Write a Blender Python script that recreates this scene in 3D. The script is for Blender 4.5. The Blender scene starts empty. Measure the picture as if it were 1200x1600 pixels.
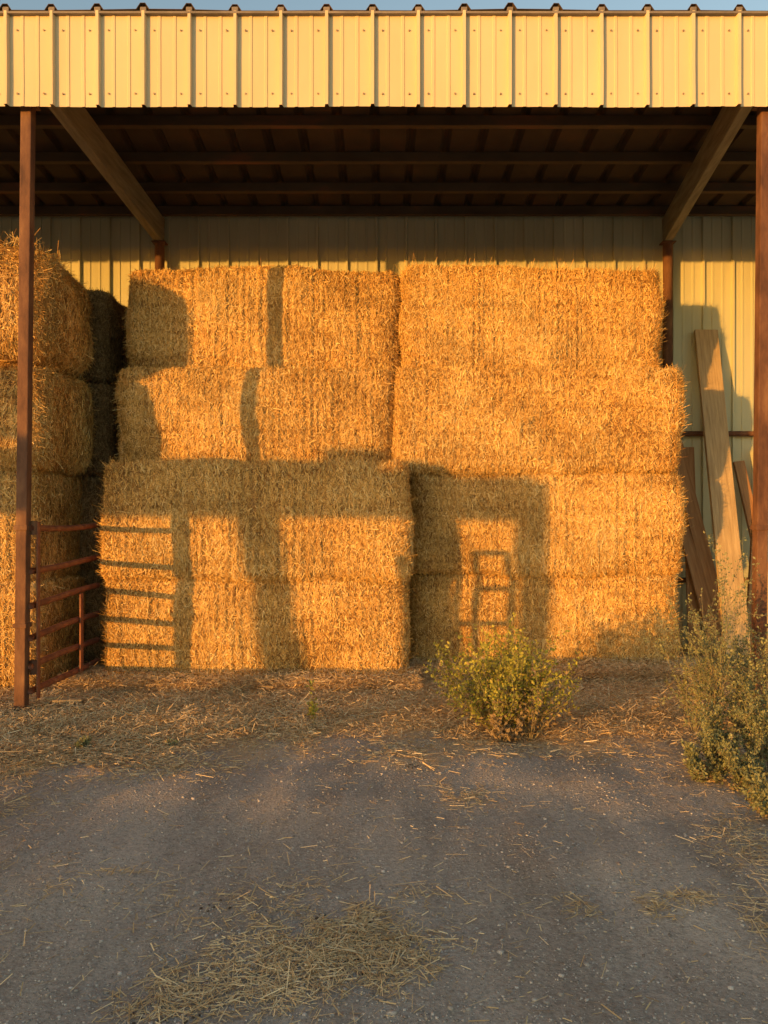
import bpy, math, random
import numpy as np
from mathutils import Vector, Matrix
random.seed(4); rng=np.random.default_rng(4)
S=bpy.context.scene
S.view_settings.view_transform='Standard'; S.view_settings.look='None'; S.view_settings.exposure=0
COL=S.collection
CAMH=1.42
AZ=math.radians(43.2); EL=math.radians(2.1)

# ---------------------------------------------------------------- materials
def newmat(name):
    m=bpy.data.materials.new(name); m.use_nodes=True
    nt=m.node_tree; b=nt.nodes['Principled BSDF']
    return m,nt,b
def N(nt,t,**k):
    n=nt.nodes.new(t)
    for a,v in k.items(): setattr(n,a,v)
    return n
def ramp(nt,stops):
    r=N(nt,'ShaderNodeValToRGB'); cr=r.color_ramp
    while len(cr.elements)<len(stops): cr.elements.new(.5)
    for e,(p,c) in zip(cr.elements,stops):
        e.position=p; e.color=(*c,1)
    return r
def noise_mat(name,stops,scale=5,detail=6,rough=.7,stretch=(1,1,1),bump=.3,bscale=60,metal=0,spec=.3,rough_d=.6):
    m,nt,b=newmat(name)
    tc=N(nt,'ShaderNodeTexCoord'); mp=N(nt,'ShaderNodeMapping'); mp.inputs['Scale'].default_value=stretch
    nt.links.new(tc.outputs['Object'],mp.inputs[0])
    n=N(nt,'ShaderNodeTexNoise'); n.inputs['Scale'].default_value=scale; n.inputs['Detail'].default_value=detail; n.inputs['Roughness'].default_value=rough_d
    nt.links.new(mp.outputs[0],n.inputs[0])
    r=ramp(nt,stops); nt.links.new(n.outputs[0],r.inputs[0]); nt.links.new(r.outputs[0],b.inputs['Base Color'])
    if bump>0:
        n2=N(nt,'ShaderNodeTexNoise'); n2.inputs['Scale'].default_value=bscale; n2.inputs['Detail'].default_value=4
        nt.links.new(mp.outputs[0],n2.inputs[0])
        bp=N(nt,'ShaderNodeBump'); bp.inputs['Strength'].default_value=bump; bp.inputs['Distance'].default_value=.01
        nt.links.new(n2.outputs[0],bp.inputs['Height']); nt.links.new(bp.outputs[0],b.inputs['Normal'])
    b.inputs['Roughness'].default_value=rough; b.inputs['Metallic'].default_value=metal
    b.inputs['Specular IOR Level'].default_value=spec
    return m
def attr_mat(name,stops,rough=.6,spec=.25,trans=0,patch=True):
    m,nt,b=newmat(name)
    a=N(nt,'ShaderNodeAttribute'); a.attribute_name='rnd'
    r=ramp(nt,stops); nt.links.new(a.outputs['Fac'],r.inputs[0])
    out_c=r.outputs[0]
    if patch:
        tc=N(nt,'ShaderNodeTexCoord'); n=N(nt,'ShaderNodeTexNoise'); n.inputs['Scale'].default_value=2.2; n.inputs['Detail'].default_value=2
        nt.links.new(tc.outputs['Object'],n.inputs[0])
        mr=N(nt,'ShaderNodeMapRange'); mr.inputs[1].default_value=.3; mr.inputs[2].default_value=.7; mr.inputs[3].default_value=.80; mr.inputs[4].default_value=1.10
        nt.links.new(n.outputs[0],mr.inputs[0])
        mx=N(nt,'ShaderNodeVectorMath',operation='SCALE'); nt.links.new(r.outputs[0],mx.inputs[0]); nt.links.new(mr.outputs[0],mx.inputs['Scale'])
        out_c=mx.outputs[0]
    nt.links.new(out_c,b.inputs['Base Color'])
    b.inputs['Roughness'].default_value=rough; b.inputs['Specular IOR Level'].default_value=spec
    if trans>0:
        t=N(nt,'ShaderNodeBsdfTranslucent'); nt.links.new(out_c,t.inputs[0])
        ms=N(nt,'ShaderNodeMixShader'); ms.inputs[0].default_value=trans
        out=nt.nodes['Material Output']
        nt.links.new(b.outputs[0],ms.inputs[1]); nt.links.new(t.outputs[0],ms.inputs[2]); nt.links.new(ms.outputs[0],out.inputs[0])
    return m
M_straw=attr_mat('straw_strands',[(0,(.24,.10,.02)),(.3,(.60,.34,.085)),(.65,(.81,.50,.15)),(1,(.95,.72,.32))],rough=.5,spec=.3)
M_core=noise_mat('straw_core',[(.3,(.18,.09,.03)),(.7,(.46,.26,.08))],scale=30,stretch=(3,3,1),bump=0)
M_strawd=attr_mat('painted_shade_straw_strands',[(0,(.08,.05,.02)),(.5,(.25,.16,.065)),(1,(.45,.31,.15))],rough=.7,spec=.15)  # darker copy of the straw: shade of the rear bales painted into the colour
M_cored=noise_mat('painted_shade_straw_core',[(.3,(.05,.03,.015)),(.7,(.17,.10,.04))],scale=30,bump=0)  # matching core, darkened to paint in the same shade
M_gstraw=attr_mat('fallen_straw',[(0,(.38,.24,.11)),(.4,(.68,.48,.24)),(1,(.90,.72,.43))],rough=.65,spec=.15)
M_rust=noise_mat('rusty_steel',[(.3,(.07,.032,.02)),(.5,(.14,.065,.035)),(.72,(.23,.12,.06))],scale=9,rough=.75,stretch=(1,1,.4),bump=.3)
M_gate=noise_mat('gate_paint_rust',[(.3,(.13,.045,.027)),(.6,(.27,.10,.05)),(.8,(.34,.19,.10))],scale=14,rough=.6,bump=.2)
M_fascia=noise_mat('cream_sheet_metal',[(.25,(.56,.46,.28)),(.6,(.65,.54,.335)),(.8,(.70,.59,.38))],scale=1.6,rough=.5,stretch=(1,1,.35),bump=.05,bscale=4,spec=.2)
M_wall=noise_mat('back_sheet_metal',[(.25,(.42,.41,.25)),(.6,(.55,.54,.35)),(.8,(.60,.60,.40))],scale=1.4,rough=.4,stretch=(1,1,.25),bump=.06,bscale=4,spec=.4)
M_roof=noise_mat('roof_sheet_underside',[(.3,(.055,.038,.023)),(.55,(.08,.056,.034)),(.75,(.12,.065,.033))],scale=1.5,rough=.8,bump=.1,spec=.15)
M_lip=noise_mat('roof_edge_steel',[(.3,(.14,.12,.10)),(.7,(.26,.22,.18))],scale=5,rough=.6,bump=.1)
M_purlin=noise_mat('purlin_steel',[(.3,(.07,.047,.028)),(.55,(.11,.077,.045)),(.72,(.22,.09,.045))],scale=3,rough=.7,stretch=(.4,1,1),bump=.1,spec=.15)
M_wood=noise_mat('weathered_beam',[(.3,(.18,.15,.09)),(.7,(.33,.29,.18))],scale=5,rough=.8,stretch=(5,.5,5),bump=.4,bscale=25)
M_plank=noise_mat('pale_plank',[(.3,(.32,.22,.11)),(.7,(.56,.42,.23))],scale=6,rough=.8,stretch=(7,7,.5),bump=.4,bscale=20)
M_plank2=noise_mat('brown_plank',[(.3,(.24,.12,.05)),(.7,(.42,.24,.11))],scale=6,rough=.8,stretch=(7,7,.5),bump=.4,bscale=20)
M_screw=noise_mat('screw_zinc',[(.3,(.2,.14,.1)),(.7,(.35,.28,.2))],scale=20,rough=.5,bump=0)
M_stone=attr_mat('gravel_stone',[(0,(.22,.185,.15)),(.5,(.42,.37,.315)),(1,(.64,.58,.51))],rough=.9,spec=.1,patch=False)
M_dung=attr_mat('manure_bits',[(0,(.05,.037,.025)),(1,(.16,.115,.08))],rough=.95,spec=.1,patch=False)
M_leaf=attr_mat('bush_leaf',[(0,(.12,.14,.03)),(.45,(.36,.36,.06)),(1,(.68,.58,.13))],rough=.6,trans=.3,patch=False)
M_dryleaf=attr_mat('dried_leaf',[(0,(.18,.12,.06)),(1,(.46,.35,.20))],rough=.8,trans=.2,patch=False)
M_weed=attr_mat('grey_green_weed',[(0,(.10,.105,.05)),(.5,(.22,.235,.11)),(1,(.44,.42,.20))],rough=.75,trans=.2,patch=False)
M_stem=noise_mat('stem',[(.3,(.15,.125,.07)),(.7,(.31,.26,.14))],scale=20,rough=.8,bump=0)

def ground_mat():
    m,nt,b=newmat('gravel_dirt'); L=nt.links.new
    g=N(nt,'ShaderNodeNewGeometry')
    mp=N(nt,'ShaderNodeMapping'); mp.inputs['Scale'].default_value=(1.7,.45,1); L(g.outputs['Position'],mp.inputs[0])
    n1=N(nt,'ShaderNodeTexNoise'); n1.inputs['Scale'].default_value=1.2; n1.inputs['Detail'].default_value=10; n1.inputs['Roughness'].default_value=.7
    n2=N(nt,'ShaderNodeTexNoise'); n2.inputs['Scale'].default_value=48; n2.inputs['Detail'].default_value=8; n2.inputs['Roughness'].default_value=.8
    n3=N(nt,'ShaderNodeTexVoronoi'); n3.inputs['Scale'].default_value=85
    L(mp.outputs[0],n1.inputs[0])
    for n in (n2,n3): L(g.outputs['Position'],n.inputs[0])
    r1=ramp(nt,[(.32,(.33,.275,.22)),(.5,(.475,.405,.335)),(.68,(.61,.53,.44))]); L(n1.outputs[0],r1.inputs[0])
    r2=ramp(nt,[(.30,(.52,.52,.52)),(.5,(.95,.95,.95)),(.70,(1.32,1.30,1.27))]); L(n2.outputs[0],r2.inputs[0])
    mx=N(nt,'ShaderNodeMix',data_type='RGBA',blend_type='MULTIPLY'); mx.inputs[0].default_value=1
    L(r1.outputs[0],mx.inputs[6]); L(r2.outputs[0],mx.inputs[7])
    sp=N(nt,'ShaderNodeSeparateXYZ'); L(g.outputs['Position'],sp.inputs[0])
    n4=N(nt,'ShaderNodeTexNoise'); n4.inputs['Scale'].default_value=1.8; n4.inputs['Detail'].default_value=6; L(g.outputs['Position'],n4.inputs[0])
    ad=N(nt,'ShaderNodeMath',operation='MULTIPLY_ADD'); L(n4.outputs[0],ad.inputs[0]); ad.inputs[1].default_value=2.4; L(sp.outputs[1],ad.inputs[2])
    mr=N(nt,'ShaderNodeMapRange'); L(ad.outputs[0],mr.inputs[0]); mr.inputs[1].default_value=5.5; mr.inputs[2].default_value=6.5
    r4=ramp(nt,[(.3,(.42,.27,.13)),(.55,(.68,.48,.24)),(.75,(.84,.64,.35))]); L(n2.outputs[0],r4.inputs[0])
    mx2=N(nt,'ShaderNodeMix',data_type='RGBA'); L(mr.outputs[0],mx2.inputs[0]); L(mx.outputs[2],mx2.inputs[6]); L(r4.outputs[0],mx2.inputs[7])
    L(mx2.outputs[2],b.inputs['Base Color'])
    b.inputs['Roughness'].default_value=.95; b.inputs['Specular IOR Level'].default_value=.1
    a=N(nt,'ShaderNodeMath',operation='SUBTRACT'); L(n2.outputs[0],a.inputs[0])
    s=N(nt,'ShaderNodeMath',operation='MULTIPLY'); L(n3.outputs['Distance'],s.inputs[0]); s.inputs[1].default_value=.45; L(s.outputs[0],a.inputs[1])
    bp=N(nt,'ShaderNodeBump'); bp.inputs['Strength'].default_value=.85; bp.inputs['Distance'].default_value=.016
    L(a.outputs[0],bp.inputs['Height']); L(bp.outputs[0],b.inputs['Normal'])
    return m
M_ground=ground_mat()

# ---------------------------------------------------------------- mesh helpers
def mkobj(name,me,parent=None,**props):
    o=bpy.data.objects.new(name,me); COL.objects.link(o)
    if parent: o.parent=parent
    for k,v in props.items(): o[k]=v
    return o
def raw_mesh(name,V,F,mats,midx=None,rnd=None,smooth=False):
    V=np.asarray(V,dtype=np.float32); F=np.asarray(F,dtype=np.int32)
    k=F.shape[1]
    me=bpy.data.meshes.new(name)
    me.vertices.add(len(V)); me.vertices.foreach_set('co',V.ravel())
    me.loops.add(F.size); me.loops.foreach_set('vertex_index',F.ravel())
    me.polygons.add(len(F)); me.polygons.foreach_set('loop_start',np.arange(0,F.size,k,dtype=np.int32))
    me.polygons.foreach_set('loop_total',np.full(len(F),k,dtype=np.int32))
    if midx is not None: me.polygons.foreach_set('material_index',np.asarray(midx,dtype=np.int32))
    me.update(calc_edges=True)
    for m in mats: me.materials.append(m)
    if rnd is not None:
        a=me.attributes.new('rnd','FLOAT','FACE'); a.data.foreach_set('value',np.asarray(rnd,dtype=np.float32))
    if smooth: me.polygons.foreach_set('use_smooth',np.ones(len(F),dtype=bool))
    me.validate(); me.update()
    return me
class MB:
    def __init__(s): s.v=[]; s.f=[]; s.m=[]
    def box(s,c,d,rot=None,mi=0,bev=0.0):
        import bmesh
        bm=bmesh.new(); bmesh.ops.create_cube(bm,size=1)
        bmesh.ops.scale(bm,vec=d,verts=bm.verts)
        if bev>0: bmesh.ops.bevel(bm,geom=bm.edges[:],offset=bev,segments=2,affect='EDGES',profile=.6)
        M=Matrix.Translation(c)
        if rot is not None: M=M@rot.to_4x4()
        s.add_bm(bm,M,mi)
    def add_bm(s,bm,M,mi=0):
        o=len(s.v); bm.verts.index_update()
        for v in bm.verts: s.v.append(tuple(M@v.co))
        for f in bm.faces: s.f.append([o+v.index for v in f.verts]); s.m.append(mi)
        bm.free()
    def beam(s,a,b,w,h,mi=0,bev=.004,up=Vector((0,0,1)),roll=0):
        a=Vector(a); b=Vector(b); d=b-a; L=d.length; y=d.normalized()
        x=y.cross(up)
        if x.length<1e-3: x=Vector((1,0,0))
        x.normalize(); z=x.cross(y)
        R=Matrix((x,y,z)).transposed()
        if roll: R=R@Matrix.Rotation(roll,3,'Y')
        s.box((a+b)/2,(w,L,h),R,mi,bev)
    def tube(s,pts,r,n=8,mi=0,cap=True):
        pts=[Vector(p) for p in pts]; o=len(s.v)
        rs=r if isinstance(r,(list,tuple)) else [r]*len(pts)
        for i,p in enumerate(pts):
            d=(pts[min(i+1,len(pts)-1)]-pts[max(i-1,0)]).normalized()
            u=Vector((0,0,1)) if abs(d.z)<.9 else Vector((1,0,0))
            x=d.cross(u).normalized(); y=d.cross(x)
            for k in range(n):
                a=2*math.pi*k/n; s.v.append(tuple(p+(x*math.cos(a)+y*math.sin(a))*rs[i]))
        for i in range(len(pts)-1):
            for k in range(n):
                s.f.append([o+i*n+k,o+i*n+(k+1)%n,o+(i+1)*n+(k+1)%n,o+(i+1)*n+k]); s.m.append(mi)
        if cap:
            s.f.append([o+k for k in range(n)]); s.m.append(mi)
            e=o+(len(pts)-1)*n; s.f.append([e+k for k in range(n)][::-1]); s.m.append(mi)
    def mesh(s,name,mats,smooth=False):
        me=bpy.data.meshes.new(name); me.from_pydata(s.v,[],s.f)
        for m in mats: me.materials.append(m)
        for p,mi in zip(me.polygons,s.m): p.material_index=mi; p.use_smooth=smooth
        me.update(); return me
def snoise(seed,freq,n=7):
    r=np.random.default_rng(seed); K=r.normal(size=(n,3)); K/=np.linalg.norm(K,axis=1)[:,None]; K*=freq*r.uniform(.6,1.5,(n,1)); ph=r.uniform(0,6.28,n)
    def f(P): return np.sin(P@K.T*1.0+ph).sum(1)/math.sqrt(n)
    return f
def strips(P,T,Wd):
    n=len(P); V=np.empty((n,4,3)); V[:,0]=P-T-Wd; V[:,1]=P+T-Wd; V[:,2]=P+T+Wd; V[:,3]=P-T+Wd
    F=np.arange(n*4).reshape(n,4); return V.reshape(-1,3),F

# ---------------------------------------------------------------- ground
gn1=snoise(11,1.2); gn2=snoise(12,5.0); gn3=snoise(13,16.0)
def gh(x,y):
    x=np.asarray(x,float); y=np.asarray(y,float); P=np.stack([x,y,np.zeros_like(x)],-1).reshape(-1,3)
    near=np.exp(-(np.maximum(0,np.hypot(x,y-4)-8)/6)**2).ravel()
    z=(.010*gn1(P)+.006*gn2(P)+.0030*gn3(P))*near
    xr=x.ravel(); wx=xr+.06*np.sin(y.ravel()*1.1)
    z=z-(.012*np.exp(-((wx+.75)/.16)**2)+.012*np.exp(-((wx-.85)/.16)**2))*near   # faint wheel tracks
    yy=y.ravel(); z=z+.28*np.exp(-((yy+1.9+.15*np.sin(x.ravel()))/.55)**2)  # low bank behind the camera, added to shade the foreground
    z=z*np.where(yy>5.2,np.maximum(.4,1-(yy-5.2)),1)
    return z.reshape(x.shape)
def axis(lo,hi,step,far):
    a=list(np.arange(lo,hi+1e-6,step)); s=step; x=hi
    while x<far: s*=1.35; x+=s; a.append(x)
    s=step; x=lo; pre=[]
    while x>-far: s*=1.35; x-=s; pre.append(x)
    return np.array(pre[::-1]+a)
gx=axis(-5,5,.035,600); gy=axis(-3,8.5,.035,600)
X,Y=np.meshgrid(gx,gy); Z=gh(X,Y)
nx,ny=len(gx),len(gy); idx=np.arange(nx*ny).reshape(ny,nx)
F=np.stack([idx[:-1,:-1],idx[:-1,1:],idx[1:,1:],idx[1:,:-1]],-1).reshape(-1,4)
mkobj('ground',raw_mesh('ground',np.stack([X,Y,Z],-1).reshape(-1,3),F,[M_ground],smooth=True),kind='structure')

# ---------------------------------------------------------------- straw bales
HL,HD,HH=1.225,.53,.455
def bale_mesh(seed,mats=None,tuft=0,rad=(.17,.14,.09)):
    r=np.random.default_rng(seed); half=np.array([HL,HD,HH]); rad=np.array(rad)
    n1=snoise(seed*7+1,2.6); n2=snoise(seed*7+2,9); n3=snoise(seed*7+3,30)
    k=r.uniform(55,150,9); kp=r.uniform(0,6.28,9)
    tw=np.linspace(-HH*.72,HH*.72,4)+r.normal(0,.015,4)
    def surf(q):
        inner=np.clip(q,-(half-rad),half-rad); d=(q-inner)/rad; n=d/np.linalg.norm(d,axis=1)[:,None]
        e=np.abs(n)**.78*np.sign(n); p=inner+rad*e
        fl=np.sin(p[:,:1]*k+kp+.8*n2(p)[:,None]).sum(1)/3
        disp=.018*n1(p)+.012*n2(p)+.007*n3(p)+.006*fl*np.abs(n[:,1])
        g=np.exp(-((p[:,2:3]+.012*n2(p)[:,None]-tw)/.014)**2).sum(1)*np.abs(n[:,1])
        disp=disp-.010*g
        disp=disp+.03*(1-(p[:,2]/HH)**2)*np.abs(n[:,1])
        return p+n*disp[:,None],n
    V=[];F=[];o=0;st=.05
    for ax in range(3):
        u,v=[a for a in range(3) if a!=ax]
        nu=int(2*half[u]/st)+1; nv=int(2*half[v]/st)+1
        A,B=np.meshgrid(np.linspace(-half[u],half[u],nu),np.linspace(-half[v],half[v],nv))
        for sg in(-1,1):
            q=np.zeros((A.size,3)); q[:,u]=A.ravel(); q[:,v]=B.ravel(); q[:,ax]=sg*half[ax]
            p,_=surf(q); V.append(p-_*.010); ii=np.arange(A.size).reshape(A.shape)+o
            f=np.stack([ii[:-1,:-1],ii[:-1,1:],ii[1:,1:],ii[1:,:-1]],-1).reshape(-1,4); F.append(f); o+=A.size
    nc=sum(len(f) for f in F)
    Q=[]
    def face(ax,sg,n):
        q=r.uniform(-1,1,(n,3))*half; q[:,ax]=sg*half[ax]; Q.append(q)
    face(1,-1,42000); face(1,1,8000); face(0,-1,11000); face(0,1,11000); face(2,1,9500); face(2,-1,5500)
    q=np.concatenate(Q); p,n=surf(q); m=len(q)
    ez=np.tile([0,0,1.0],(m,1)); ex=np.tile([1.0,0,0],(m,1))
    ref=np.where((np.abs(n[:,2])>.8)[:,None],ex,ez)
    a=ref-n*(ref*n).sum(1)[:,None]; a/=np.linalg.norm(a,axis=1)[:,None]; b=np.cross(n,a)
    th=np.where(r.random(m)<.6,r.normal(0,.5,m),r.uniform(-1.57,1.57,m))
    edge=(np.max(np.abs(n),axis=1)<.97)
    tilt=r.normal(.0,.17,m)
    wild=(r.random(m)<np.where(edge,.22,.018)); tilt=np.where(wild,r.uniform(.4,2.0,m),tilt)
    t=a*np.cos(th)[:,None]+b*np.sin(th)[:,None]+n*tilt[:,None]; t/=np.linalg.norm(t,axis=1)[:,None]
    ln=np.clip(r.lognormal(math.log(.017),.50,m),.006,.06)
    w=np.cross(t,n); w/=np.linalg.norm(w,axis=1)[:,None]+1e-9
    w=w+n*r.normal(0,.5,m)[:,None]; w/=np.linalg.norm(w,axis=1)[:,None]
    wd=r.uniform(.0011,.0032,m)*np.where(wild,.6,1)
    c=p+n*r.uniform(-.006,.009,m)[:,None]+np.where(wild[:,None],t*ln[:,None]*.8,0)
    v2,f2=strips(c,t*ln[:,None],w*wd[:,None])
    rn=np.clip(r.beta(1.4,1.4,m)+.06*n1(p)+.07*n2(p)-.15*np.exp(-((p[:,2:3]+.012*n2(p)[:,None]-tw)/.014)**2).sum(1)*np.abs(n[:,1]),0,1)
    if tuft:
        k2=tuft; c3=np.stack([r.uniform(-HL*.85,HL*.85,k2),r.uniform(-HD*.75,HD*.75,k2),np.full(k2,-HH-.01)],-1)
        t3=np.stack([r.normal(0,1,k2),r.normal(0,.8,k2),-np.abs(r.normal(.7,.4,k2))],-1); t3/=np.linalg.norm(t3,axis=1)[:,None]
        l3=r.uniform(.03,.09,k2); w3=np.cross(t3,r.normal(size=(k2,3))); w3/=np.linalg.norm(w3,axis=1)[:,None]
        v3,f3=strips(c3+t3*l3[:,None]*.8,t3*l3[:,None],w3*.0017)
        f2=np.concatenate([f2,f3+len(v2)]); v2=np.concatenate([v2,v3]); rn=np.r_[rn,r.random(k2)]; m+=k2
    VV=np.concatenate(V+[v2]); FF=np.concatenate(F+[f2+o])
    return raw_mesh('straw_bale_mesh',VV,FF,mats or [M_core,M_straw],np.r_[np.zeros(nc),np.ones(m)],np.r_[np.full(nc,.5),rn])
variants=[bale_mesh(s) for s in range(1,7)]
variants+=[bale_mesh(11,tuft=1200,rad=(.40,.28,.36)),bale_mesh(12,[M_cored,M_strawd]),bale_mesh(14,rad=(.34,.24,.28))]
def bale(x0,x1,y0,z0,z1,var,label,flip=False,rz=0,ry=0):
    o=mkobj('straw_bale',variants[var])
    o.scale=((x1-x0)/(2*HL),1,(z1-z0)/(2*HH))
    o.location=((x0+x1)/2,y0+HD,(z0+z1)/2)
    o.rotation_euler=(0,(math.pi if flip else 0)+math.radians(ry),math.radians(rz))
    o['label']=label; o['category']='straw bale'; o['group']='large rectangular straw bales stacked in the barn'
    return o
B='large golden straw bale '
bale(.22,2.66,6.92,-.03,.88,0,B+'on the ground behind a green bush',rz=.4)
bale(.23,2.70,6.90,.84,1.79,1,B+'in the second tier, half sunlit')
bale(.10,2.69,6.86,1.755,2.72,2,B+'in the third tier, fully sunlit',rz=-.4,ry=.3)
bale(.16,2.58,7.05,2.70,3.68,3,B+'on top of the stack, fully sunlit',ry=-.2)
bale(-2.36,.20,6.41,-.03,.89,4,B+'on the ground with gate rail shadows',rz=.3)
bale(-2.38,.21,6.39,.84,1.86,5,B+'jutting forward from the second tier',rz=-.3)
bale(-2.40,.10,6.90,1.80,2.72,0,B+'in third tier crossed by post shadow',flip=True)
bale(-2.38,.16,7.10,2.70,3.68,1,B+'on top tier crossed by post shadow',flip=True,rz=.5)
L2='weathered straw bale in the side stack behind the gate'
bale(-5.08,-2.74,6.04,-.02,.86,2,L2,flip=True)
bale(-5.10,-2.80,6.12,.85,1.76,3,L2,flip=True)
bale(-5.05,-2.66,6.08,1.72,2.68,8,L2,flip=True,rz=-1)
bale(-5.06,-2.62,6.00,2.60,3.57,6,'bristling sunlit straw bale on top of side stack',flip=True,rz=1)
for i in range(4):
    bale(-4.95,-2.54-.04*(i%2),7.14,.0+.88*i,.88+.88*i,7,'straw bale with painted-in shade behind the side stack',flip=i>1)

# ---------------------------------------------------------------- hay barn
barn=bpy.data.objects.new('hay_barn',None); COL.objects.link(barn)
barn['label']='open-front hay barn with cream ribbed metal fascia'; barn['category']='barn'
PX=.3167; X0=-2.613
XL,XR=X0-PX*22,X0+PX*38
def profile(major=.028,minor=.006,wmul=1,sharp=False):
    pts=[]; x=XL
    while x<XR-1e-6:
        if sharp: pts+=[(x-.015,0),(x-.010,major),(x+.010,major),(x+.017,0)]
        else: pts+= [(x-.034*wmul,0),(x-.012*wmul,major),(x+.012*wmul,major),(x+.034*wmul,0)]
        if minor>0:
            for c in (.105,.211):
                pts+=[(x+c-.013,0),(x+c-.009,minor),(x+c+.009,minor),(x+c+.013,0)]
        x+=PX
    return pts
def ribbed(name,mats,fn,rows,major=.028,minor=.006,mbx=None,wmul=1,sharp=False):
    pr=profile(major,minor,wmul,sharp); n=len(pr); mb=mbx or MB(); o0=len(mb.v)
    for j in range(rows):
        for (x,o) in pr: mb.v.append(fn(x,o,j))
    for j in range(rows-1):
        for i in range(n-1): mb.f.append([o0+j*n+i,o0+j*n+i+1,o0+(j+1)*n+i+1,o0+(j+1)*n+i]); mb.m.append(0)
    return mb.mesh(name,mats)
FY=5.33; FZ0=CAMH+633*FY/1200; FZ1=CAMH+779*FY/1200
def wv(x,s): return float(math.sin(x*2.3+s)*.6+math.sin(x*5.1+s*2)*.4)
def ffn(x,o,j):
    z=FZ0+(FZ1-FZ0)*j/4
    if j==0: z+=.004*wv(x,1)
    return (x,FY-o+.004*wv(x,j),z)
mb=MB(); x=XL
while x<XR:
    for z in (FZ1-.12,FZ0+.09):
        for dx in (.07,.255):
            mb.tube([(x+dx,FY+.006,z+.004*math.sin(x*9)),(x+dx,FY-.009,z)],.006,6,mi=1)
    x+=PX
fa=mkobj('fascia',ribbed('fascia',[M_fascia,M_screw],ffn,5,mbx=mb,major=.034,minor=.005,sharp=True),barn)
RY0=5.295
def roofz(y): return CAMH+784*RY0/1200-.095*(y-RY0)
def rfn(x,o,j):
    y=RY0+3.1*j/8
    return (x,y+(.008*wv(x,3) if j==0 else 0),roofz(y)+o*1.25+(.004*wv(x,5) if j==0 else 0))
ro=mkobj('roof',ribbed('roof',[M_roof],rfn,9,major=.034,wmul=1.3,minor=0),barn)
sol=ro.modifiers.new('t','SOLIDIFY'); sol.thickness=.004; sol.offset=1
mb=MB(); mb.box(((XL+XR)/2,5.312,roofz(5.31)-.009),(XR-XL,.03,.016),None,0,.002)
xx=XL
while xx<XR:
    mb.box((xx,5.31,roofz(5.31)+.016),(.045,.02,.030),None,0,.006); xx+=PX
mkobj('eave_trim',mb.mesh('eave_trim',[M_lip]),barn)
WY=8.2
def wfn(x,o,j): return (x,WY-o,-.05+(roofz(WY)+.03)*j/6)
mkobj('wall',ribbed('wall',[M_wall],wfn,7,major=.032,minor=.007,sharp=True),barn)
for y in (5.55,6.02,6.50,7.05,7.58,8.05):
    mb=MB(); zt=roofz(y)-.004
    mb.box(((XL+XR)/2,y-.03,zt-.04),(XR-XL-.1,.004,.08),None,0)
    mb.box(((XL+XR)/2,y,zt-.081),(XR-XL-.1,.06,.004),None,0)
    mb.box(((XL+XR)/2,y,zt-.003),(XR-XL-.1,.06,.004),None,0)
    mb.box(((XL+XR)/2,y+.03,zt-.07),(XR-XL-.1,.004,.022),None,0)
    mkobj('purlin',mb.mesh('purlin',[M_purlin]),barn)
for xf,yf,xb,lean in [(-2.515,5.43,-2.36,-.05),(2.690,5.43,2.985,-.045),(-8.0,5.43,-7.8,0),(7.9,5.43,8.2,0)]:
    mb=MB()
    mb.beam((xf,5.36,roofz(5.36)-.088-.14),(xb,8.12,roofz(8.12)-.088-.14),.085,.27,bev=.006)
    mkobj('rafter',mb.mesh('rafter',[M_wood]),barn)
    mb=MB(); top=4.28
    mb.beam((xf+lean,yf,-.1),(xf,yf,top),.076,.076,bev=.007,up=Vector((0,1,0)))
    mb.box((xf,yf,top+.01),(.13,.11,.012),None,0,.002)
    if lean:
        mb.box((xf+lean*.7,yf,1.31),(.094,.094,.035),None,0,.003); mb.box((xf+lean*.85,yf,.62),(.094,.094,.03),None,0,.003)
        mb.box((xf+lean,yf,.02),(.16,.16,.015),None,0,.003)
    mkobj('post',mb.mesh('post',[M_rust]),barn)
    mb=MB(); mb.tube([(xb,8.08,-.1),(xb,8.08,roofz(8.08)-.36)],.05,14)
    mb.box((xb,8.08,roofz(8.08)-.365),(.14,.12,.012),None,0,.002)
    mkobj('back_column',mb.mesh('back_column',[M_rust],True),barn)
for z in (2.25,.7):
    mb=MB(); mb.tube([(-9,8.13,z),(9,8.13,z)],.027,10)
    mkobj('girt',mb.mesh('girt',[M_rust],True),barn)

# ---------------------------------------------------------------- pipe gate
gate=bpy.data.objects.new('pipe_gate',None); COL.objects.link(gate); gate.location=(-2.50,5.5,0)
gate['label']='rusty six-rail tubular gate hinged to a steel post'; gate['category']='gate'
for i,h in enumerate([1.307,1.014,.766,.527,.315,.135]):
    mb=MB(); mb.tube([(-.005,t*1.27-.06,h-.015*math.sin(t*3+i)) for t in np.linspace(0,1,7)],.0235,10); mkobj('rail',mb.mesh('rail',[M_gate],True),gate)
mb=MB(); mb.box((.030,.77,.44),(.014,.055,.64),None,0,.003); mkobj('brace',mb.mesh('brace',[M_gate]),gate)
mb=MB(); mb.box((.030,-.012,.72),(.012,.045,1.26),None,0,.003); mkobj('gate_stile',mb.mesh('gate_stile',[M_gate]),gate)
for h in (1.307,.315):
    mb=MB(); mb.tube([(.004,-.03,h-.05),(.004,-.03,h+.05)],.027,10); mb.box((-.02,-.03,h),(.05,.03,.04),None,0,.004)
    mkobj('hinge',mb.mesh('hinge',[M_rust]),gate)

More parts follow.
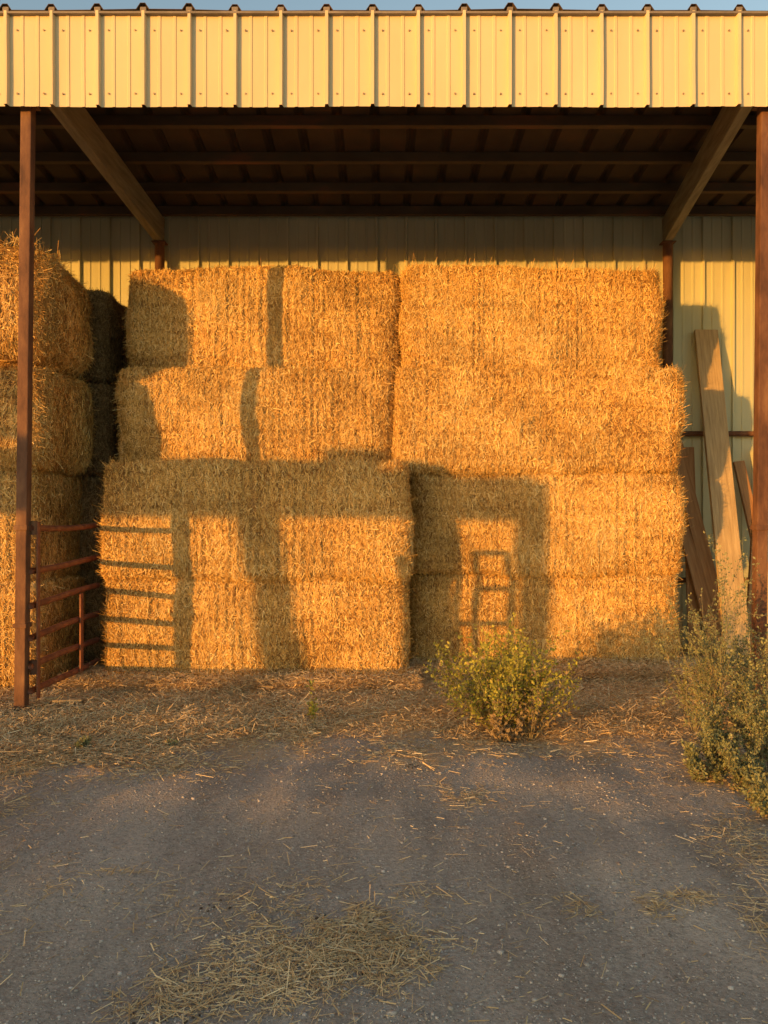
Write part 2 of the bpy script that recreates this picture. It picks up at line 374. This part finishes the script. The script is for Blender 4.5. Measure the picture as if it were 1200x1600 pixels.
# ---------------------------------------------------------------- leaning planks
def plank(a,b,w,t,mat,label,roll=0):
    mb=MB(); a=Vector(a); b=Vector(b); L=(b-a).length
    mb.box((0,0,L/2),(w,t,L),None,0,.004)
    o=mkobj('wooden_plank',mb.mesh('wooden_plank',[mat])); z=(b-a).normalized(); y=Vector((0,1,0)); x=y.cross(z).normalized(); y=z.cross(x)
    R=Matrix((x,y,z)).transposed()@Matrix.Rotation(roll,3,'Z')
    o.matrix_world=Matrix.Translation(a)@R.to_4x4()
    o['label']=label; o['category']='plank'; o['group']='planks leaning against the barn wall'
plank((3.35,7.25,0),(3.40,8.12,3.34),.24,.045,M_plank,'tall pale wooden plank leaning on metal wall')
plank((3.42,7.62,0),(3.02,8.08,2.30),.16,.04,M_plank2,'brown plank leaning diagonally against the wall',.2)
plank((3.28,7.52,0),(2.98,8.05,1.85),.13,.04,M_plank2,'brown plank leaning diagonally against the wall',.1)
plank((3.10,7.66,0),(3.20,8.09,2.10),.12,.035,M_plank2,'short brown plank leaning against the wall',-.2)
plank((3.60,7.55,0),(3.98,8.08,2.10),.12,.04,M_plank2,'brown plank leaning diagonally against the wall')
plank((3.95,7.60,0),(3.72,8.06,1.95),.11,.04,M_plank2,'brown plank leaning diagonally against the wall')
plank((3.80,7.50,0),(3.86,8.03,1.5),.10,.04,M_plank,'short grey plank leaning against the wall')

# ---------------------------------------------------------------- unseen casters added off to the side, shaped to throw shadows on the bales
SL=math.tan(AZ)
def src(X,Yf,z,Yc):
    t=(Yf-Yc)/math.cos(AZ); return (X-SL*(Yf-Yc),Yc,z+math.tan(EL)*t)
YC=-1.0
scr=bpy.data.objects.new('shadow_caster_rack',None); COL.objects.link(scr); scr.location=(-8,YC,0)  # made-up rack out of view, shaped by the band and leg shadows it casts
scr['label']='made-up timber shadow caster with raised planks on thick posts'; scr['category']='shadow caster'
def lx(X,Yf): return src(X,Yf,0,YC)[0]+8
zo=src(0,6.7,0,YC)[2]
for X_,Yf,w,top,lean in ((-.88,6.42,.20,1.9,.17),(1.36,6.9,.18,1.75,0),(-4.4,6.0,.14,2.4,0)):
    mb=MB(); mb.beam((lx(X_,Yf)+lean,.0,-.2),(lx(X_,Yf)-lean,0,top+zo-.05),w,w*.9,bev=.02,up=Vector((0,1,0)))
    mkobj('post',mb.mesh('post',[M_wood]),scr)
for i,(z,x1) in enumerate(((1.44,1.50),(1.58,1.52),(1.70,1.46))):
    mb=MB(); mb.beam((lx(-4.5,6.3),.12,z+zo),(lx(x1,6.9),.12,z+zo-.03),.04,.145,bev=.01); mkobj('plank',mb.mesh('plank',[M_wood]),scr)
mb=MB(); mb.beam((lx(-4.5,6.3),.12,1.83+zo),(lx(.55,6.9),.12,1.80+zo),.04,.15,bev=.03); mkobj('plank',mb.mesh('plank',[M_wood]),scr)
mb=MB(); mb.beam((lx(-1.0,6.3),.12,1.94+zo),(lx(.15,6.9),.12,1.92+zo),.04,.13,bev=.03); mkobj('plank',mb.mesh('plank',[M_wood]),scr)
for z,xe in ((2.02,-2.78),(2.17,-2.76),(2.32,-2.8),(2.47,-2.84)):
    mb=MB(); mb.beam((lx(-4.6,6.0),.12,z+zo),(lx(xe,6.0),.12,z+zo),.04,.14,bev=.01); mkobj('plank',mb.mesh('plank',[M_wood]),scr)
YP=3.6
pf=bpy.data.objects.new('shadow_caster_panel',None); COL.objects.link(pf); pf.location=(-2.5,YP,0)
pf['label']='made-up pipe panel placed to cast a ladder-like shadow'; pf['category']='cattle panel'
zo2=src(0,6.9,0,YP)[2]
def px(xp): return src((xp-600)*6.9/1200,6.9,0,YP)[0]+2.5
def pz(yp): return CAMH-(yp-800)*6.9/1200+zo2
for xp,t in ((714,868),(744,862),(799,862)):
    mb=MB(); mb.tube([(px(xp),0,0),(px(xp),0,pz(t))],.026,8); mkobj('post',mb.mesh('post',[M_gate],True),pf)
for yp,a in ((864,744),(920,744),(974,714)):
    mb=MB(); mb.tube([(px(a),0,pz(yp)),(px(799),0,pz(yp))],.025,8); mkobj('rail',mb.mesh('rail',[M_gate],True),pf)

# ---------------------------------------------------------------- loose straw
def gpt(xp,yp):
    Zd=CAMH*1200/(yp-800); return ((xp-600)*Zd/1200,Zd)
cl=snoise(31,3.2); cl2=snoise(32,9)
pts=[];lift=[]
def scat(n,cx,cy,sx,sy,up=.012,thr=-.5):
    x=rng.normal(cx,sx,n); y=rng.normal(cy,sy,n); P=np.stack([x*3,y*3,0*x],-1)
    k=(cl(P)+.7*cl2(P))>rng.normal(thr,.6,n)
    pts.append(np.stack([x,y],-1)[k]); lift.append((rng.random(n)**2*up)[k])
def belt(n,xa,xb,ya,yb,up,clump=0,fn=None):
    x=rng.uniform(xa,xb,n); y=rng.uniform(ya,yb,n); P=np.stack([x,y,0*x],-1)
    k=np.ones(n,bool)
    if fn is not None: k&=rng.random(n)<fn(x,y)
    if clump: k&=(cl(P)+.7*cl2(P))>rng.normal(clump-1,.5,n)
    pts.append(np.stack([x,y],-1)[k]); lift.append((rng.random(n)**2*up)[k])
belt(110000,-3.2,3.6,4.8,7.0,.04,0,lambda x,y:np.clip((y-4.65)/.7,0.1,1))
belt(30000,-2.6,.3,6.0,6.5,.12,0)
belt(30000,.2,2.8,6.4,6.95,.12,0)
belt(95000,-3.0,-.4,3.4,5.8,.02,.45,lambda x,y:np.clip((y-(3.6+.6*(x+2.4)))/.5,0,1))
belt(36000,-.6,3.2,4.4,5.5,.015,.9,lambda x,y:np.clip((y-4.35)/.7,0,1))
for (xp,yp,sx,sy,n) in ((510,1480,.17,.16,2600),(400,1525,.20,.11,1700),(620,1500,.13,.10,900),(270,1560,.14,.07,700),(560,1440,.09,.13,700),(500,1400,.10,.12,200),
    (1050,1415,.09,.05,480),(1090,1405,.06,.03,200),(900,1415,.04,.04,220),(720,1240,.09,.10,600),(640,1180,.22,.12,900),(30,1380,.12,.08,460),(300,1420,.25,.12,300),
    (230,1200,.3,.15,2600),(40,1200,.2,.18,2600),(20,1270,.12,.12,500),(650,1395,.08,.03,90),(1150,1230,.2,.25,1500),(1180,1330,.1,.25,1200),(1190,1450,.06,.12,500),(640,1330,.7,.35,300),(190,1365,.06,.02,60)):
    c=gpt(xp,yp); scat(n,c[0],c[1],sx,sy,.007)
belt(2600,-2.2,2.4,1.9,5,.003)
P2=np.concatenate(pts); lf=np.concatenate(lift)
k=~((P2[:,1]>6.5)&(P2[:,0]>-2.3)&(P2[:,0]<.15)); P2=P2[k]; lf=lf[k]
n=len(P2); z=gh(P2[:,0],P2[:,1])+.003+lf
th=rng.uniform(0,6.283,n); tl=rng.normal(0,.08,n)+(rng.random(n)<.03)*.4+(P2[:,1]>4.8)*rng.normal(0,.25,n)
t=np.stack([np.cos(th),np.sin(th),tl],-1); t/=np.linalg.norm(t,axis=1)[:,None]
ln=np.clip(rng.lognormal(math.log(.0135),.65,n),.004,.06); wd=rng.uniform(.0006,.0019,n)*(1+.5*(P2[:,1]>4.2))
w=np.cross(t,[0,0,1.0]); w/=np.linalg.norm(w,axis=1)[:,None]; w[:,2]+=rng.normal(0,.5,n); w/=np.linalg.norm(w,axis=1)[:,None]
c=np.stack([P2[:,0],P2[:,1],z+np.abs(t[:,2])*ln*.8],-1)
V,F=strips(c,t*ln[:,None],w*wd[:,None])
mkobj('loose_straw',raw_mesh('loose_straw',V,F,[M_gstraw],rnd=rng.beta(2,2,n)),kind='stuff')

# ---------------------------------------------------------------- gravel + manure
def blobs(name,mat,x,y,size,kind='stuff',squash=.6,lift=.1):
    n=len(x); base=np.array([[-1,-1,-1],[1,-1,-1],[1,1,-1],[-1,1,-1],[-1,-1,1],[1,-1,1],[1,1,1],[-1,1,1]])*.58
    fs=np.array([[0,3,2,1],[4,5,6,7],[0,1,5,4],[1,2,6,5],[2,3,7,6],[3,0,4,7]])
    v=base[None]*(1+rng.normal(0,.28,(n,8,3))); a=rng.uniform(0,6.28,n); ca,sa=np.cos(a),np.sin(a)
    v[:,:,2]*=squash; vx=v[:,:,0]*ca[:,None]-v[:,:,1]*sa[:,None]; vy=v[:,:,0]*sa[:,None]+v[:,:,1]*ca[:,None]
    v=np.stack([vx,vy,v[:,:,2]],-1)*size[:,None,None]
    v+=np.stack([x,y,gh(x,y)+size*lift],-1)[:,None,:]
    F=(fs[None]+np.arange(n)[:,None,None]*8).reshape(-1,4)
    mkobj(name,raw_mesh(name,v.reshape(-1,3),F,[mat],rnd=np.repeat(np.clip(rng.beta(2,2,n),0,1),6)),kind=kind)
n=46000; y=1.8+3.8*rng.random(n)**1.4; x=rng.uniform(-.56,.56,n)*(y+.4)
blobs('gravel',M_stone,x,y,np.clip(rng.lognormal(math.log(.0026),.5,n),.001,.013))
xs=[];ys=[];ss=[]
for xp,yp,s,nn in ((560,1440,.03,22),(560,1500,.035,40),(500,1435,.03,10),(250,1592,.07,40),(640,1197,.03,18),(530,1480,.10,24),(350,1420,.06,8)):
    c=gpt(xp,yp); xs.append(rng.normal(c[0],s,nn)); ys.append(rng.normal(c[1],s*.7,nn)); ss.append(rng.uniform(.002,.008,nn))
blobs('manure_crumbs',M_dung,np.concatenate(xs),np.concatenate(ys),np.concatenate(ss))

# ---------------------------------------------------------------- plants
def leaves(C,D,size,r):
    n=len(C); D=D/np.linalg.norm(D,axis=1)[:,None]
    u=r.normal(size=(n,3)); w=np.cross(D,u); w/=np.linalg.norm(w,axis=1)[:,None]
    V=np.empty((n,4,3)); s=size[:,None]
    V[:,0]=C; V[:,1]=C+D*s*.5+w*s*.28; V[:,2]=C+D*s; V[:,3]=C+D*s*.5-w*s*.28
    up=np.cross(D,w); V[:,1]+=up*s*.12; V[:,3]+=up*s*.12
    return V.reshape(-1,3),np.arange(n*4).reshape(n,4)
def plant(name,x,y,h,spread,nst,nleaf,lsize,leafmat,label,cat,seed,side=4,droop=.0,group=None,upr=.8,lowdry=0,dome=None,emin=.08,stray=.6):
    r=np.random.default_rng(seed); root=bpy.data.objects.new(name,None); COL.objects.link(root)
    z0=float(gh(np.array([x]),np.array([y]))[0]); root.location=(x,y,z0-.01)
    root['label']=label; root['category']=cat
    if group: root['group']=group
    mb=MB(); C=[];D=[]
    def grow(p,d,L,rad,lev):
        seg=5; pts=[Vector(p)]; d=Vector(d).normalized()
        for i in range(seg):
            d=(d+Vector(r.normal(0,.13,3))+Vector((0,0,.06-droop))).normalized(); pts.append(pts[-1]+d*L/seg)
        mb.tube(pts,[rad*(1-.75*i/seg) for i in range(seg+1)],4,cap=False)
        nl=max(1,int(nleaf*(L/h)*(1.0 if lev else .6)))
        for _ in range(nl):
            f=r.uniform(.25 if lev==0 else .1,1)*seg; i=min(int(f),seg-1); q=pts[i].lerp(pts[i+1],f-i)
            dd=d+Vector(r.normal(0,.9,3)); q=q+Vector(r.normal(0,.008,3)); C.append(q); D.append(dd)
        if lev<2:
            for _ in range(side if lev==0 else 2):
                f=r.uniform(.2,.95)*seg; i=min(int(f),seg-1); q=pts[i].lerp(pts[i+1],f-i)
                grow(q,d*.7+Vector(r.normal(0,stray,3))+Vector((0,0,.25)),L*r.uniform(.22,.42),rad*.5,lev+1)
    for s in range(nst):
        a=r.uniform(0,6.283)
        if dome:
            el=math.asin(r.uniform(emin,1)); d=Vector((math.cos(a)*math.cos(el),math.sin(a)*math.cos(el),math.sin(el)))
            L=h*dome*r.uniform(.65,1.05)
        else:
            e=r.uniform(0,1)**.7*spread; d=Vector((math.cos(a)*e,math.sin(a)*e,upr)); L=h*r.uniform(.55,1.05)
        grow((math.cos(a)*.006,math.sin(a)*.006,0),d,L,.0035,0)
    mkobj('stem',mb.mesh('stem',[M_stem]),root)
    C=np.array([tuple(c) for c in C]);D=np.array([tuple(c) for c in D]); C[:,2]=np.maximum(C[:,2],.01)
    sz=lsize*r.uniform(.5,1.3,len(C)); V,F=leaves(C,D,sz,r)
    dry=(r.random(len(C))<lowdry*np.clip(1.2-C[:,2]/(h*.5),0.06,1))
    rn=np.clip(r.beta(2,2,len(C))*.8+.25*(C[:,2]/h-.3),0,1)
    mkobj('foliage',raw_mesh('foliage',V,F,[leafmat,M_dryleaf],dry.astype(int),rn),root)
    return root
bx,by=gpt(790,1150)
plant('green_bush',bx,by+.14,.74,.9,88,46,.027,M_leaf,'bushy yellow-green weed growing in gravel before the bales','bush',5,side=6,lowdry=.45,dome=.80,emin=.50,stray=.45)
plant('dried_weed',bx-.04,by-.08,.18,1.0,12,24,.03,M_dryleaf,'withered curled brown weed at the foot of the bush','weed',15,side=3)
plant('dried_weed',bx+.16,by-.02,.34,.7,11,24,.03,M_dryleaf,'withered curled brown weed at the foot of the bush','weed',16,side=3,stray=.4)
G='tall weeds beside the barn post'
for i,(xp,yp,h,sp,ns,nl) in enumerate(((1108,1175,1.04,.17,11,90),(1150,1145,.85,.25,9,80),(1085,1145,.62,.30,8,76),(1170,1185,.56,.45,11,90),(1120,1205,.34,.8,13,90),(1200,1215,.46,.5,11,90),(1215,1145,.80,.4,9,80),(1165,1235,.26,1.0,13,84),(1100,1225,.18,1.2,12,70),(1205,1280,.22,1.0,11,70))):
    c=gpt(xp,yp); plant('tall_weed',c[0],c[1],h,sp,ns,nl,.018,M_weed,'tall spindly grey-green weed beside a steel post' if h>.5 else 'low spreading grey-green weed near a steel post','weed',40+i,side=7,group=G,lowdry=.4,stray=.5)
plant('tall_weed',-1.93,2.6,.62,.45,12,60,.024,M_weed,'leafy knee-high weed out of view, added for its shadow','weed',90,side=6,lowdry=.3)  # extra weed outside the frame, added to shadow the lower right bale
c=gpt(490,1135); plant('seedling',c[0],c[1],.24,.12,2,34,.026,M_leaf,'thin green seedling standing alone in straw','weed',71,side=3)
c=gpt(130,1172); plant('low_weed',c[0],c[1],.07,1.4,9,22,.02,M_weed,'small flat green weed on the ground','weed',72,side=3)
c=gpt(270,1165); plant('low_weed',c[0],c[1],.05,1.4,6,14,.018,M_weed,'small flat green weed on the ground','weed',73,side=2)
c=gpt(105,1105)
mb=MB(); mb.box((0,0,.02),(.2,.07,.02),None,0,.006); mb.box((-.1,.02,.035),(.1,.04,.015),Matrix.Rotation(.5,3,'Z'),0,.004)
o=mkobj('wood_scrap',mb.mesh('wood_scrap',[M_plank])); o.location=(c[0],c[1],.03); o.rotation_euler=(0,.05,.3); o['label']='broken pale scrap of board lying in straw'; o['category']='wood scrap'

# ---------------------------------------------------------------- light, sky, camera
w=bpy.data.worlds.new('World'); S.world=w; w.use_nodes=True; nt=w.node_tree; bg=nt.nodes['Background']
sk=nt.nodes.new('ShaderNodeTexSky'); sk.sky_type='NISHITA'; sk.sun_disc=False; sk.sun_elevation=math.radians(3.5); sk.sun_rotation=math.pi+AZ
sk.air_density=1.0; sk.dust_density=.6; sk.ozone_density=.9
nt.links.new(sk.outputs[0],bg.inputs[0]); bg.inputs[1].default_value=.43
sd=bpy.data.lights.new('sun','SUN'); sd.energy=5.8; sd.angle=math.radians(.5); sd.color=(1,.455,.088)
so=bpy.data.objects.new('sun',sd); COL.objects.link(so)
d=Vector((math.sin(AZ)*math.cos(EL),math.cos(AZ)*math.cos(EL),-math.sin(EL)))
so.rotation_euler=d.to_track_quat('-Z','Y').to_euler(); so.location=(-10,-10,6)
cd=bpy.data.cameras.new('camera'); cd.sensor_fit='VERTICAL'; cd.sensor_height=36; cd.lens=27; cd.clip_end=2000; cd.clip_start=.05
co=bpy.data.objects.new('camera',cd); COL.objects.link(co); co.location=(0,0,CAMH); co.rotation_euler=(math.radians(90),0,0)
S.camera=co
